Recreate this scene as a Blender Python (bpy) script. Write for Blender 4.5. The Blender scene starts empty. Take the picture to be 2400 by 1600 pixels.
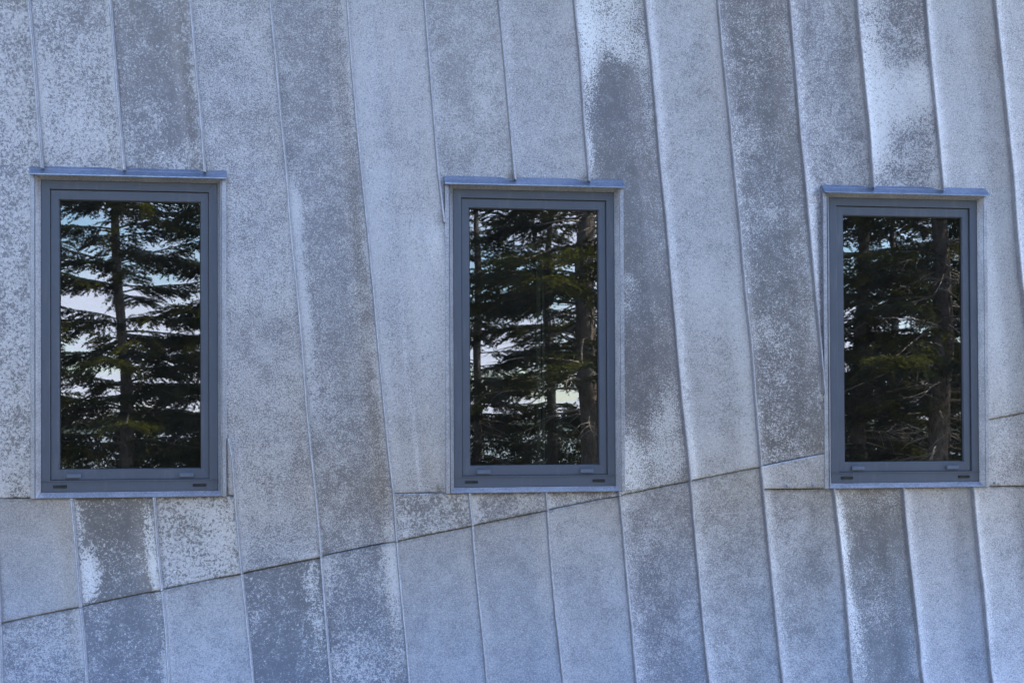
import bpy, math, random
import numpy as np
from mathutils import Vector, Matrix, noise

R = math.radians
SC = bpy.context.scene
COL = SC.collection
rng = random.Random(7)

# ------------------------------------------------------------------ camera
cam_data = bpy.data.cameras.new('camera')
cam = bpy.data.objects.new('camera', cam_data)
COL.objects.link(cam)
SC.camera = cam
cam_data.sensor_width = 36.0
cam_data.lens = 45.0
cam_data.shift_y = 0.0698
cam_data.clip_start = 0.05
cam_data.clip_end = 20000.0
YAW, PITCH, ROLL = R(8.3153), R(0.6381), R(-0.2811)
fwd = Vector((math.sin(YAW)*math.cos(PITCH), math.cos(YAW)*math.cos(PITCH), math.sin(PITCH)))
rgt = Vector((math.cos(YAW), -math.sin(YAW), 0.0))
upv = rgt.cross(fwd)
r2 = rgt*math.cos(ROLL) + upv*math.sin(ROLL)
u2 = -rgt*math.sin(ROLL) + upv*math.cos(ROLL)
cm = Matrix((r2, u2, -fwd)).transposed().to_4x4()
cm.translation = (0.6753, -4.6299, 1.6)
cam.matrix_world = cm

# ------------------------------------------------------------------ sky, sun, exposure
SUN_EL, SUN_AZ = R(48.0), R(76.0)          # azimuth from +Y (behind the wall) towards +X
world = bpy.data.worlds.new('World')
SC.world = world
world.use_nodes = True
wn, wl = world.node_tree.nodes, world.node_tree.links
wn.clear()
w_out = wn.new('ShaderNodeOutputWorld')
w_bg = wn.new('ShaderNodeBackground'); w_bg.inputs['Strength'].default_value = 0.11
sky = wn.new('ShaderNodeTexSky'); sky.sky_type = 'NISHITA'; sky.sun_disc = False
sky.sun_elevation = SUN_EL; sky.sun_rotation = SUN_AZ
sky.air_density = 1.0; sky.dust_density = 0.3; sky.ozone_density = 3.0
tc = wn.new('ShaderNodeTexCoord')
sep = wn.new('ShaderNodeSeparateXYZ'); wl.new(tc.outputs['Generated'], sep.inputs[0])
zden = wn.new('ShaderNodeMath'); zden.operation = 'ADD'; zden.inputs[1].default_value = 0.22
zab = wn.new('ShaderNodeMath'); zab.operation = 'ABSOLUTE'; wl.new(sep.outputs['Z'], zab.inputs[0]); wl.new(zab.outputs[0], zden.inputs[0])
dvx = wn.new('ShaderNodeMath'); dvx.operation = 'DIVIDE'; wl.new(sep.outputs['X'], dvx.inputs[0]); wl.new(zden.outputs[0], dvx.inputs[1])
dvy = wn.new('ShaderNodeMath'); dvy.operation = 'DIVIDE'; wl.new(sep.outputs['Y'], dvy.inputs[0]); wl.new(zden.outputs[0], dvy.inputs[1])
cmb = wn.new('ShaderNodeCombineXYZ'); wl.new(dvx.outputs[0], cmb.inputs[0]); wl.new(dvy.outputs[0], cmb.inputs[1])
cn = wn.new('ShaderNodeTexNoise'); cn.inputs['Scale'].default_value = 1.7; cn.inputs['Detail'].default_value = 7; cn.inputs['Roughness'].default_value = 0.58
wl.new(cmb.outputs[0], cn.inputs['Vector'])
cr = wn.new('ShaderNodeMapRange'); cr.interpolation_type = 'SMOOTHSTEP'
cr.inputs['From Min'].default_value = 0.56; cr.inputs['From Max'].default_value = 0.72; cr.inputs['To Max'].default_value = 0.9
bank = wn.new('ShaderNodeMapRange'); bank.interpolation_type = 'SMOOTHSTEP'      # haze and low cloud lying all round the horizon
bank.inputs['From Min'].default_value = 0.0; bank.inputs['From Max'].default_value = 0.34
bank.inputs['To Min'].default_value = 0.19; bank.inputs['To Max'].default_value = 0.0
wl.new(zab.outputs[0], bank.inputs['Value'])
badd = wn.new('ShaderNodeMath'); badd.operation = 'ADD'; wl.new(cn.outputs['Fac'], badd.inputs[0]); wl.new(bank.outputs[0], badd.inputs[1])
wl.new(badd.outputs[0], cr.inputs['Value'])
cmix = wn.new('ShaderNodeMix'); cmix.data_type = 'RGBA'
cmix.inputs['B'].default_value = (5.3, 5.5, 6.9, 1)      # sunlit cloud, in the sky model's own units
wl.new(cr.outputs[0], cmix.inputs['Factor']); wl.new(sky.outputs[0], cmix.inputs['A'])
wl.new(cmix.outputs['Result'], w_bg.inputs['Color'])
wl.new(w_bg.outputs[0], w_out.inputs['Surface'])

sun_d = bpy.data.lights.new('sun', 'SUN'); sun_d.energy = 4.0; sun_d.angle = R(0.5); sun_d.color = (1.0, 0.94, 0.85)
sun = bpy.data.objects.new('sun', sun_d); COL.objects.link(sun)
sdir = Vector((math.sin(SUN_AZ)*math.cos(SUN_EL), math.cos(SUN_AZ)*math.cos(SUN_EL), math.sin(SUN_EL)))
sun.rotation_euler = sdir.to_track_quat('Z', 'Y').to_euler(); sun.location = sdir*40

SC.view_settings.view_transform = 'Standard'; SC.view_settings.look = 'None'
SC.view_settings.exposure = 2.55; SC.view_settings.gamma = 1.0; SC.view_settings.use_curve_mapping = False

# ------------------------------------------------------------------ helpers
def link(name, me, mat=None, parent=None, **props):
    if mat is not None and len(me.materials) == 0:
        me.materials.append(mat)
    o = bpy.data.objects.new(name, me); COL.objects.link(o)
    if parent is not None: o.parent = parent
    for k, v in props.items(): o[k] = v
    return o

def mesh(name, V, F, smooth=False):
    me = bpy.data.meshes.new(name); me.from_pydata([tuple(v) for v in V], [], F); me.update()
    if smooth: me.shade_smooth()
    return me

class MB:
    def __init__(s): s.V, s.F = [], []
    def add(s, V, F):
        n = len(s.V); s.V += [tuple(v) for v in V]; s.F += [tuple(i+n for i in f) for f in F]
    def box(s, x0, x1, y0, y1, z0, z1):
        s.add([(x0,y0,z0),(x1,y0,z0),(x1,y1,z0),(x0,y1,z0),(x0,y0,z1),(x1,y0,z1),(x1,y1,z1),(x0,y1,z1)],
              [(0,3,2,1),(4,5,6,7),(0,1,5,4),(1,2,6,5),(2,3,7,6),(3,0,4,7)])
    def rings(s, loops, close=False):
        """loops of (x0, x1, z0, z1, y): successive rectangles joined by mitred faces"""
        V = []
        for (x0, x1, z0, z1, y) in loops: V += [(x0,y,z0),(x1,y,z0),(x1,y,z1),(x0,y,z1)]
        n = len(loops); F = []
        for i in range(n if close else n-1):
            j = (i+1) % n
            for k in range(4):
                l = (k+1) % 4
                F.append((i*4+k, i*4+l, j*4+l, j*4+k))
        s.add(V, F)
    def me(s, name, smooth=False): return mesh(name, s.V, s.F, smooth)

def bevel(o, w, seg=2):
    m = o.modifiers.new('bevel', 'BEVEL'); m.width = w; m.segments = seg; m.limit_method = 'ANGLE'; m.angle_limit = R(25)
    return o

class NT:
    """tiny node-tree writer"""
    def __init__(s, name):
        s.m = bpy.data.materials.new(name); s.m.use_nodes = True
        s.n, s.l = s.m.node_tree.nodes, s.m.node_tree.links; s.n.clear()
        s.out = s.n.new('ShaderNodeOutputMaterial')
    def put(s, inp, v):
        if isinstance(v, bpy.types.NodeSocket): s.l.new(v, inp)
        elif isinstance(v, tuple) and len(v) == 3 and inp.type == 'RGBA': inp.default_value = (*v, 1)
        else: inp.default_value = v
    def noise(s, vec, scale, detail=4, rough=0.6, dist=0.0):
        t = s.n.new('ShaderNodeTexNoise'); s.put(t.inputs['Vector'], vec)
        t.inputs['Scale'].default_value = scale; t.inputs['Detail'].default_value = detail; t.inputs['Roughness'].default_value = rough
        t.inputs['Distortion'].default_value = dist
        return t.outputs['Fac']
    def math(s, op, a, b=0.0, c=0.0, clamp=False):
        t = s.n.new('ShaderNodeMath'); t.operation = op; t.use_clamp = clamp
        s.put(t.inputs[0], a); s.put(t.inputs[1], b); s.put(t.inputs[2], c)
        return t.outputs[0]
    def mix(s, f, a, b):
        t = s.n.new('ShaderNodeMix'); t.data_type = 'RGBA'
        s.put(t.inputs['Factor'], f); s.put(t.inputs['A'], a); s.put(t.inputs['B'], b)
        return t.outputs['Result']
    def mixf(s, f, a, b):
        t = s.n.new('ShaderNodeMix'); t.data_type = 'FLOAT'
        s.put(t.inputs['Factor'], f); s.put(t.inputs['A'], a); s.put(t.inputs['B'], b)
        return t.outputs['Result']
    def step(s, v, a, b, lo=0.0, hi=1.0):
        t = s.n.new('ShaderNodeMapRange'); t.interpolation_type = 'SMOOTHSTEP'
        s.put(t.inputs['Value'], v); s.put(t.inputs['From Min'], a); s.put(t.inputs['From Max'], b)
        t.inputs['To Min'].default_value = lo; t.inputs['To Max'].default_value = hi
        return t.outputs[0]
    def attr(s, name):
        t = s.n.new('ShaderNodeAttribute'); t.attribute_name = name; return t.outputs['Fac']
    def coord(s, seeded=False):
        t = s.n.new('ShaderNodeTexCoord')
        if not seeded: return t.outputs['Object']
        i = s.n.new('ShaderNodeObjectInfo')
        k = s.math('MULTIPLY', i.outputs['Random'], 57.0)
        a = s.n.new('ShaderNodeVectorMath'); a.operation = 'ADD'
        s.l.new(t.outputs['Object'], a.inputs[0]); s.l.new(k, a.inputs[1])
        return a.outputs[0]
    def bump(s, h, strength, dist):
        b = s.n.new('ShaderNodeBump'); b.inputs['Strength'].default_value = strength; b.inputs['Distance'].default_value = dist
        s.put(b.inputs['Height'], h); return b.outputs[0]
    def principled(s, color, rough, metal=0.0, normal=None, spec=0.5):
        p = s.n.new('ShaderNodeBsdfPrincipled')
        s.put(p.inputs['Base Color'], color); s.put(p.inputs['Roughness'], rough); s.put(p.inputs['Metallic'], metal)
        p.inputs['Specular IOR Level'].default_value = spec
        if normal is not None: s.l.new(normal, p.inputs['Normal'])
        s.l.new(p.outputs[0], s.out.inputs['Surface'])
        return p

# ------------------------------------------------------------------ materials
def zinc_material():
    t = NT('weathered_zinc')
    P = t.coord(True)
    fine = t.noise(P, 225, 4, 0.7, 0.3)
    coarse = t.noise(P, 100, 5, 0.78, 0.5)
    big = t.noise(P, 7.0, 4, 0.6)
    mid = t.noise(P, 24.0, 4, 0.6)
    f = t.mixf(t.attr('fleck'), fine, coarse)
    cov = t.math('ADD', t.attr('cover'), t.math('MULTIPLY', t.math('SUBTRACT', big, 0.5), 0.42))
    cov = t.math('ADD', cov, t.math('MULTIPLY', t.math('SUBTRACT', mid, 0.5), 0.32))
    thr = t.math('MULTIPLY_ADD', cov, -0.42, 0.725)
    soft = t.attr('soft')
    wid = t.math('MULTIPLY_ADD', soft, 0.13, 0.036)
    mask = t.step(f, t.math('SUBTRACT', thr, wid), t.math('ADD', thr, wid))
    # dark crazing inside the pale patina
    craze = t.step(t.noise(P, 150, 3, 0.6, 1.2), 0.36, 0.46)
    mask = t.math('MULTIPLY', mask, t.mixf(t.math('MULTIPLY_ADD', t.attr('bloom'), 0.45, 0.45), 1.0, craze))
    amt = t.mixf(soft, 1.0, 0.62)
    mask = t.math('MULTIPLY', mask, amt)
    tint = t.noise(P, 2.3, 3, 0.5)
    dark = t.mix(tint, (0.170, 0.164, 0.192), (0.205, 0.197, 0.212))
    warm = t.step(t.math('ADD', t.n.new('ShaderNodeObjectInfo').outputs['Random'], t.math('MULTIPLY', t.math('SUBTRACT', tint, 0.5), 0.8)), 0.35, 0.95, 0.0, 0.6)
    dark = t.mix(warm, dark, (0.225, 0.212, 0.205))
    dark = t.mix(t.math('MULTIPLY', soft, 0.6), dark, (0.35, 0.340, 0.375))
    light = t.mix(tint, (0.625, 0.602, 0.635), (0.66, 0.63, 0.64))
    light = t.mix(t.attr('bloom'), light, (0.88, 0.87, 0.89))
    col = t.mix(mask, dark, light)
    # a fainter second generation of flecks over everything, so that no sheet is ever plain
    f2 = t.noise(P, 140, 5, 0.8, 0.4)
    col = t.mix(t.math('MULTIPLY', t.step(t.math('ADD', f2, t.math('MULTIPLY', t.math('SUBTRACT', mid, 0.5), 0.4)), 0.50, 0.66), 0.42), col, t.mix(0.35, light, dark))
    # scattered crisp white flakes of bloom
    fk = t.noise(P, 165, 3, 0.62, 0.6)
    fth = t.math('MULTIPLY_ADD', cov, -0.10, 0.675)
    col = t.mix(t.math('MULTIPLY', t.step(fk, fth, t.math('ADD', fth, 0.035)), t.mixf(soft, 0.85, 0.35)), col, (0.80, 0.78, 0.80))
    grit = t.noise(P, 420, 2, 0.7)
    col = t.mix(t.step(grit, 0.60, 0.72, 0.0, 0.35), col, (0.13, 0.135, 0.15))
    d = t.math('MULTIPLY', t.attr('dirt'), t.step(t.noise(P, 60, 4, 0.7), 0.30, 0.62))
    col = t.mix(d, col, (0.075, 0.066, 0.045))
    rough = t.mixf(mask, 0.36, 0.50)
    metal = t.mixf(mask, 0.90, 0.70)
    metal = t.math('MULTIPLY', metal, t.math('SUBTRACT', 1.0, d))
    nrm = t.bump(t.math('ADD', t.math('MULTIPLY', mask, 0.5), t.math('MULTIPLY', coarse, 0.6)), 0.35, 0.0012)
    t.principled(col, rough, metal, nrm)
    return t.m

def trim_material(name='zinc_trim', base=(0.30, 0.30, 0.335), base2=(0.46, 0.455, 0.50)):
    t = NT(name)
    P = t.coord(True)
    n = t.noise(P, 170, 5, 0.7); b = t.noise(P, 16, 4, 0.6)
    f = t.step(t.math('ADD', n, t.math('MULTIPLY', t.math('SUBTRACT', b, 0.5), 0.4)), 0.40, 0.62)
    col = t.mix(f, base, base2)
    t.principled(col, 0.42, 0.62, t.bump(n, 0.25, 0.0008))
    return t.m

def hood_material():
    t = NT('sky_tinted_zinc_flashing')
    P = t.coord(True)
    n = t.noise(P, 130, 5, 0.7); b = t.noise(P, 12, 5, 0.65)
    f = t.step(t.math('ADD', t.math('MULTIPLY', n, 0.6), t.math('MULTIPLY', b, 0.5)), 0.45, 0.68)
    col = t.mix(f, (0.25, 0.30, 0.405), (0.40, 0.44, 0.53))  # the blue of the reflected sky is put into the flashing colour
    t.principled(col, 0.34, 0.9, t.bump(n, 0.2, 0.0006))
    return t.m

def paint_material(name, c, rough=0.42):
    t = NT(name)
    P = t.coord()
    n = t.noise(P, 600, 2, 0.6); b = t.noise(P, 9, 3, 0.5)
    mp = t.n.new('ShaderNodeMapping'); mp.inputs['Scale'].default_value = (1, 1, 0.12); t.l.new(P, mp.inputs['Vector'])
    run = t.noise(mp.outputs[0], 42, 4, 0.6)
    col = t.mix(t.math('MULTIPLY', b, 0.8), c, tuple(min(1, v*1.25+0.006) for v in c))
    col = t.mix(t.step(run, 0.52, 0.75, 0.0, 0.35), col, (0.15, 0.155, 0.17))
    t.principled(col, t.math('MULTIPLY_ADD', b, 0.15, rough-0.07), 0.0, t.bump(n, 0.12, 0.0004))
    return t.m

def glass_material(name='coated_glass', ior=2.2, tint=(0.62, 0.64, 0.63, 1), veil=0.016):
    t = NT(name)
    tr = t.n.new('ShaderNodeBsdfTransparent'); tr.inputs['Color'].default_value = tint
    gl = t.n.new('ShaderNodeBsdfGlossy'); gl.inputs['Roughness'].default_value = 0.0
    gl.inputs['Color'].default_value = (0.97, 0.99, 1.0, 1)
    fr = t.n.new('ShaderNodeFresnel'); fr.inputs['IOR'].default_value = ior
    t.l.new(t.bump(t.noise(t.coord(), 3.4, 1, 0.4), 0.10, 0.004), gl.inputs['Normal'])      # slight pillowing of the lite
    mx = t.n.new('ShaderNodeMixShader')
    t.l.new(fr.outputs[0], mx.inputs[0]); t.l.new(tr.outputs[0], mx.inputs[1]); t.l.new(gl.outputs[0], mx.inputs[2])
    # brown interior haze mixed into the glass to lift its dark parts
    df = t.n.new('ShaderNodeBsdfDiffuse'); df.inputs['Color'].default_value = (0.5, 0.45, 0.42, 1)
    m2 = t.n.new('ShaderNodeMixShader')
    t.l.new(t.step(t.noise(t.coord(), 9, 5, 0.7), 0.3, 0.75, veil*0.6, veil*1.5), m2.inputs[0])
    t.l.new(mx.outputs[0], m2.inputs[1]); t.l.new(df.outputs[0], m2.inputs[2])
    t.l.new(m2.outputs[0], t.out.inputs['Surface'])
    return t.m

def plain(name, c, rough=0.8, scale=6.0, amp=0.3, metal=0.0):
    t = NT(name)
    P = t.coord()
    n = t.noise(P, scale, 6, 0.65)
    col = t.mix(n, tuple(v*(1-amp) for v in c), tuple(v*(1+amp) for v in c))
    t.principled(col, rough, metal, t.bump(n, 0.3, 0.02))
    return t.m

def bark_material():
    t = NT('spruce_bark')
    P = t.coord()
    mp = t.n.new('ShaderNodeMapping'); mp.inputs['Scale'].default_value = (1, 1, 0.35); t.l.new(P, mp.inputs['Vector'])
    n = t.noise(mp.outputs[0], 34, 6, 0.7); b = t.noise(P, 5, 4, 0.6)
    col = t.mix(t.step(n, 0.35, 0.65), (0.055, 0.042, 0.034), (0.20, 0.158, 0.128))
    col = t.mix(t.step(b, 0.55, 0.7, 0, 0.5), col, (0.19, 0.19, 0.165))
    t.principled(col, 0.9, 0.0, t.bump(n, 0.8, 0.012))
    return t.m

def needle_material():
    t = NT('spruce_needles')
    P = t.coord()
    n = t.noise(P, 2.2, 4, 0.6); s = t.noise(P, 17, 3, 0.6)
    col = t.mix(t.step(n, 0.46, 0.70), (0.024, 0.032, 0.014), (0.145, 0.145, 0.02))  # olive patches paint sunlit foliage into the needle colour
    col = t.mix(t.step(s, 0.52, 0.72, 0, 0.6), col, (0.075, 0.052, 0.03))
    df = t.n.new('ShaderNodeBsdfDiffuse'); tl = t.n.new('ShaderNodeBsdfTranslucent')
    t.l.new(col, df.inputs['Color']); t.l.new(col, tl.inputs['Color'])
    mx = t.n.new('ShaderNodeMixShader'); mx.inputs[0].default_value = 0.35
    t.l.new(df.outputs[0], mx.inputs[1]); t.l.new(tl.outputs[0], mx.inputs[2])
    t.l.new(mx.outputs[0], t.out.inputs['Surface'])
    return t.m

def ground_material():
    t = NT('rough_grass_and_needles')
    P = t.coord()
    n = t.noise(P, 0.9, 8, 0.65); s = t.noise(P, 14, 6, 0.7)
    col = t.mix(t.step(n, 0.38, 0.62), (0.135, 0.115, 0.085), (0.065, 0.078, 0.032))
    col = t.mix(t.step(s, 0.45, 0.7, 0, 0.6), col, (0.17, 0.145, 0.11))
    t.principled(col, 0.95, 0.0, t.bump(s, 0.7, 0.06))
    return t.m

ZINC = zinc_material()
TRIM = trim_material()
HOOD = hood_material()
PAINT = paint_material('slate_blue_paint', (0.068, 0.078, 0.106))
CAPPAINT = paint_material('slate_blue_cap', (0.095, 0.112, 0.158))
BLACK = paint_material('black_plastic', (0.012, 0.013, 0.016), 0.5)
GASKET = plain('black_gasket', (0.012, 0.012, 0.013), 0.7)
GLASS = glass_material()
CLEAR = glass_material('clear_glass', 1.5, (0.92, 0.95, 0.94, 1), 0.002)
MEMBRANE = plain('roof_membrane', (0.03, 0.028, 0.024), 0.9)
PLASTER = plain('brown_interior_wall', (0.30, 0.235, 0.20), 0.9, 3.0, 0.12)
TIMBER = plain('dark_timber', (0.10, 0.07, 0.05), 0.6, 12.0)
PALE = plain('pale_painted_post', (0.62, 0.66, 0.64), 0.5, 4.0, 0.08)
BARK = bark_material(); NEEDLE = needle_material()
DEADWOOD = plain('dead_grey_twig', (0.34, 0.29, 0.24), 0.9, 25.0, 0.35)

# ------------------------------------------------------------------ the setting
gm = bpy.data.meshes.new('ground')
ys = [400, 60, 0, -6, -12, -18, -26, -36, -48, -70, -120]
zs = [0.0, 0.0, 0.0, 0.0, -0.05, -0.25, -0.7, -1.25, -1.9, -3.0, -6.0]
xs = [-1500, -300, -80, -30, -15, -8, -3, 1, 5, 9, 14, 20, 30, 80, 300, 1500]
GV = [(x, y, z + (0.22*noise.noise((x*0.13, y*0.16, 0)) if -45 < y < -9 else 0)) for y, z in zip(ys, zs) for x in xs]
nx = len(xs)
GF = [(j*nx+i, (j+1)*nx+i, (j+1)*nx+i+1, j*nx+i+1) for j in range(len(ys)-1) for i in range(nx-1)]
link('ground', mesh('ground', GV, GF, True), ground_material(), kind='structure', label='rough grass and needle litter running down from the wall to the shore')

def sea_material():
    t = NT('sea_water')
    n = t.noise(t.coord(), 0.6, 5, 0.6)
    t.principled((0.03, 0.05, 0.06), 0.14, 0.0, t.bump(n, 0.35, 0.25), 0.5)
    return t.m
link('sea', mesh('sea', [(-7000, -7000, -1.75), (7000, -7000, -1.75), (7000, -40, -1.75), (-7000, -40, -1.75)], [(0, 1, 2, 3)]), sea_material(),
     kind='structure', label='calm grey sea beyond the spruces')
# low far shore across the water
SV, SF = [], []
for i in range(121):
    x = -1800 + 30*i
    h = 9 + 16*noise.noise((x*0.0021, 3.1, 0)) + 5*noise.noise((x*0.02, 0, 7))
    SV += [(x, -1150, -2), (x, -1190, max(2.0, h)), (x, -1500, -2)]
for i in range(120):
    a = i*3
    SF += [(a, a+3, a+4, a+1), (a+1, a+4, a+5, a+2)]
link('far_hill', mesh('far_hill', SV, SF, True), plain('far_woodland', (0.05, 0.065, 0.05), 0.95, 0.05), kind='structure', label='low wooded far shore across the water')

# ------------------------------------------------------------------ the building
WX = [0.0, 1.4391, 2.8756]          # window centres along the wall
WZ, HW, HH = 1.9249, 0.300, 0.5432  # centre height, half width and half height of the painted frame
FLG = 0.3318                        # half width of the zinc casing
HJ = 1.3630                         # level joint under the windows
HOODZ = WZ + HH + 0.040             # where the cladding dies into the hood
TOP = 3.86
def DIAG(x): return 1.0180 + 0.1870*x      # the slanting joint
def flare(z): return 0.30*max(0.0, 1.34-z)**2 + 0.08*max(0.0, z-2.30)**2   # foot kicked out, top leaning out: added to mirror blue sky and grey ground

bld = bpy.data.objects.new('zinc_clad_building', None); COL.objects.link(bld)
bld['label'] = 'building clad in mottled grey-blue zinc panels with leaning seams and three narrow windows'
bld['category'] = 'building'

SEAMS = {
    'Z': [(-0.577, 2.700), (-0.421, 0.939), (-0.403, 0.748)],
    'A': [(-0.325, 3.078), (-0.313, 2.884), (-0.302, 2.687), (-0.291, 2.515), (-0.194, 1.359), (-0.176, 1.158), (-0.159, 0.995), (-0.146, 0.912), (-0.124, 0.739)],
    'B': [(-0.055, 3.089), (-0.042, 2.869), (-0.030, 2.695), (-0.015, 2.511), (0.083, 1.360), (0.099, 1.153), (0.113, 1.043), (0.129, 0.905), (0.145, 0.730)],
    'C': [(0.215, 3.100), (0.230, 2.878), (0.246, 2.703), (0.259, 2.511), (0.339, 1.567), (0.351, 1.506), (0.365, 1.301), (0.384, 1.091), (0.398, 0.971), (0.414, 0.849), (0.428, 0.721)],
    'D': [(0.488, 3.112), (0.509, 2.888), (0.523, 2.711), (0.543, 2.507), (0.556, 2.320), (0.577, 2.110), (0.595, 1.902), (0.609, 1.695), (0.627, 1.506), (0.648, 1.297), (0.660, 1.147), (0.668, 1.040), (0.679, 0.890), (0.694, 0.713)],
    'E': [(0.758, 3.123), (0.776, 2.872), (0.794, 2.668), (0.811, 2.487), (0.828, 2.323), (0.851, 2.060), (0.869, 1.851), (0.889, 1.642), (0.902, 1.502), (0.919, 1.356), (0.929, 1.189), (0.942, 1.009), (0.955, 0.858), (0.964, 0.705)],
    'F': [(1.032, 3.134), (1.054, 2.882), (1.071, 2.676), (1.084, 2.520), (1.105, 2.341), (1.191, 1.363), (1.203, 1.241), (1.209, 1.131), (1.223, 0.951), (1.232, 0.826), (1.238, 0.696)],
    'G': [(1.300, 3.145), (1.327, 2.891), (1.347, 2.684), (1.363, 2.513), (1.474, 1.365), (1.480, 1.285), (1.487, 1.126), (1.498, 0.919), (1.507, 0.794), (1.512, 0.687)],
    'H': [(1.575, 3.157), (1.604, 2.927), (1.622, 2.691), (1.639, 2.511), (1.747, 1.361), (1.759, 1.227), (1.769, 1.042), (1.777, 0.861), (1.777, 0.679)],
    'I': [(1.841, 3.168), (1.868, 2.962), (1.891, 2.752), (1.909, 2.566), (1.932, 2.344), (1.955, 2.071), (1.973, 1.854), (1.991, 1.665), (2.016, 1.439), (2.028, 1.277), (2.043, 1.010), (2.046, 0.675)],
    'J': [(2.115, 3.179), (2.145, 2.946), (2.171, 2.761), (2.193, 2.546), (2.215, 2.349), (2.234, 2.101), (2.256, 1.910), (2.271, 1.692), (2.287, 1.491), (2.303, 1.327), (2.316, 1.137), (2.323, 0.950), (2.323, 0.795), (2.321, 0.662)],
    'K': [(2.390, 3.191), (2.421, 2.955), (2.444, 2.742), (2.467, 2.552), (2.486, 2.354), (2.506, 2.131), (2.527, 1.911), (2.543, 1.719), (2.578, 1.359), (2.594, 1.187), (2.604, 0.997), (2.599, 0.814), (2.587, 0.654)],
    'L': [(2.654, 3.202), (2.688, 2.965), (2.722, 2.723), (2.742, 2.517), (2.855, 1.362), (2.869, 1.155), (2.875, 0.964), (2.871, 0.806), (2.857, 0.645)],
    'M': [(2.926, 3.213), (2.966, 2.948), (2.997, 2.730), (3.022, 2.515), (3.139, 1.361), (3.152, 1.150), (3.157, 0.958), (3.144, 0.773), (3.129, 0.637)],
    'N': [(3.205, 3.225), (3.254, 2.957), (3.287, 2.739), (3.312, 2.544), (3.325, 2.368), (3.346, 2.140), (3.363, 2.028), (3.421, 1.363)],
}
def more(base, k):                   # the run of seams goes on at the same pitch outside the traced ones
    b = SEAMS[base]
    return [(x + 0.277*k, z) for x, z in b]
LEFT = ['V', 'W', 'X', 'Y']
for i, n in enumerate(LEFT): SEAMS[n] = more('Z', i-4)
RIGHT = ['P', 'Q', 'S', 'T', 'U']
for i, n in enumerate(RIGHT): SEAMS[n] = more('N', i+1)
ORDER = LEFT + list('ZABCDEFGHIJKLMN') + RIGHT
for n in SEAMS: SEAMS[n].sort(key=lambda p: -p[1])

def sx(n, z):
    L = SEAMS[n]
    if z >= L[0][1]: return L[0][0] - 0.0875*(z-L[0][1])
    if z <= L[-1][1]: return L[-1][0] + 0.05*(L[-1][1]-z)
    for (xa, za), (xb, zb) in zip(L, L[1:]):
        if za >= z >= zb: return xa + (xb-xa)*(za-z)/(za-zb)

def edge(side, bound):
    """z where a side (seam name or fixed x) meets a bound (fixed z or the slanting joint)"""
    if not callable(bound): return bound
    z = 1.4
    for _ in range(12): z = bound(sx(side, z) if isinstance(side, str) else side)
    return z
def side_x(side, z): return sx(side, z) if isinstance(side, str) else side

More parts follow.
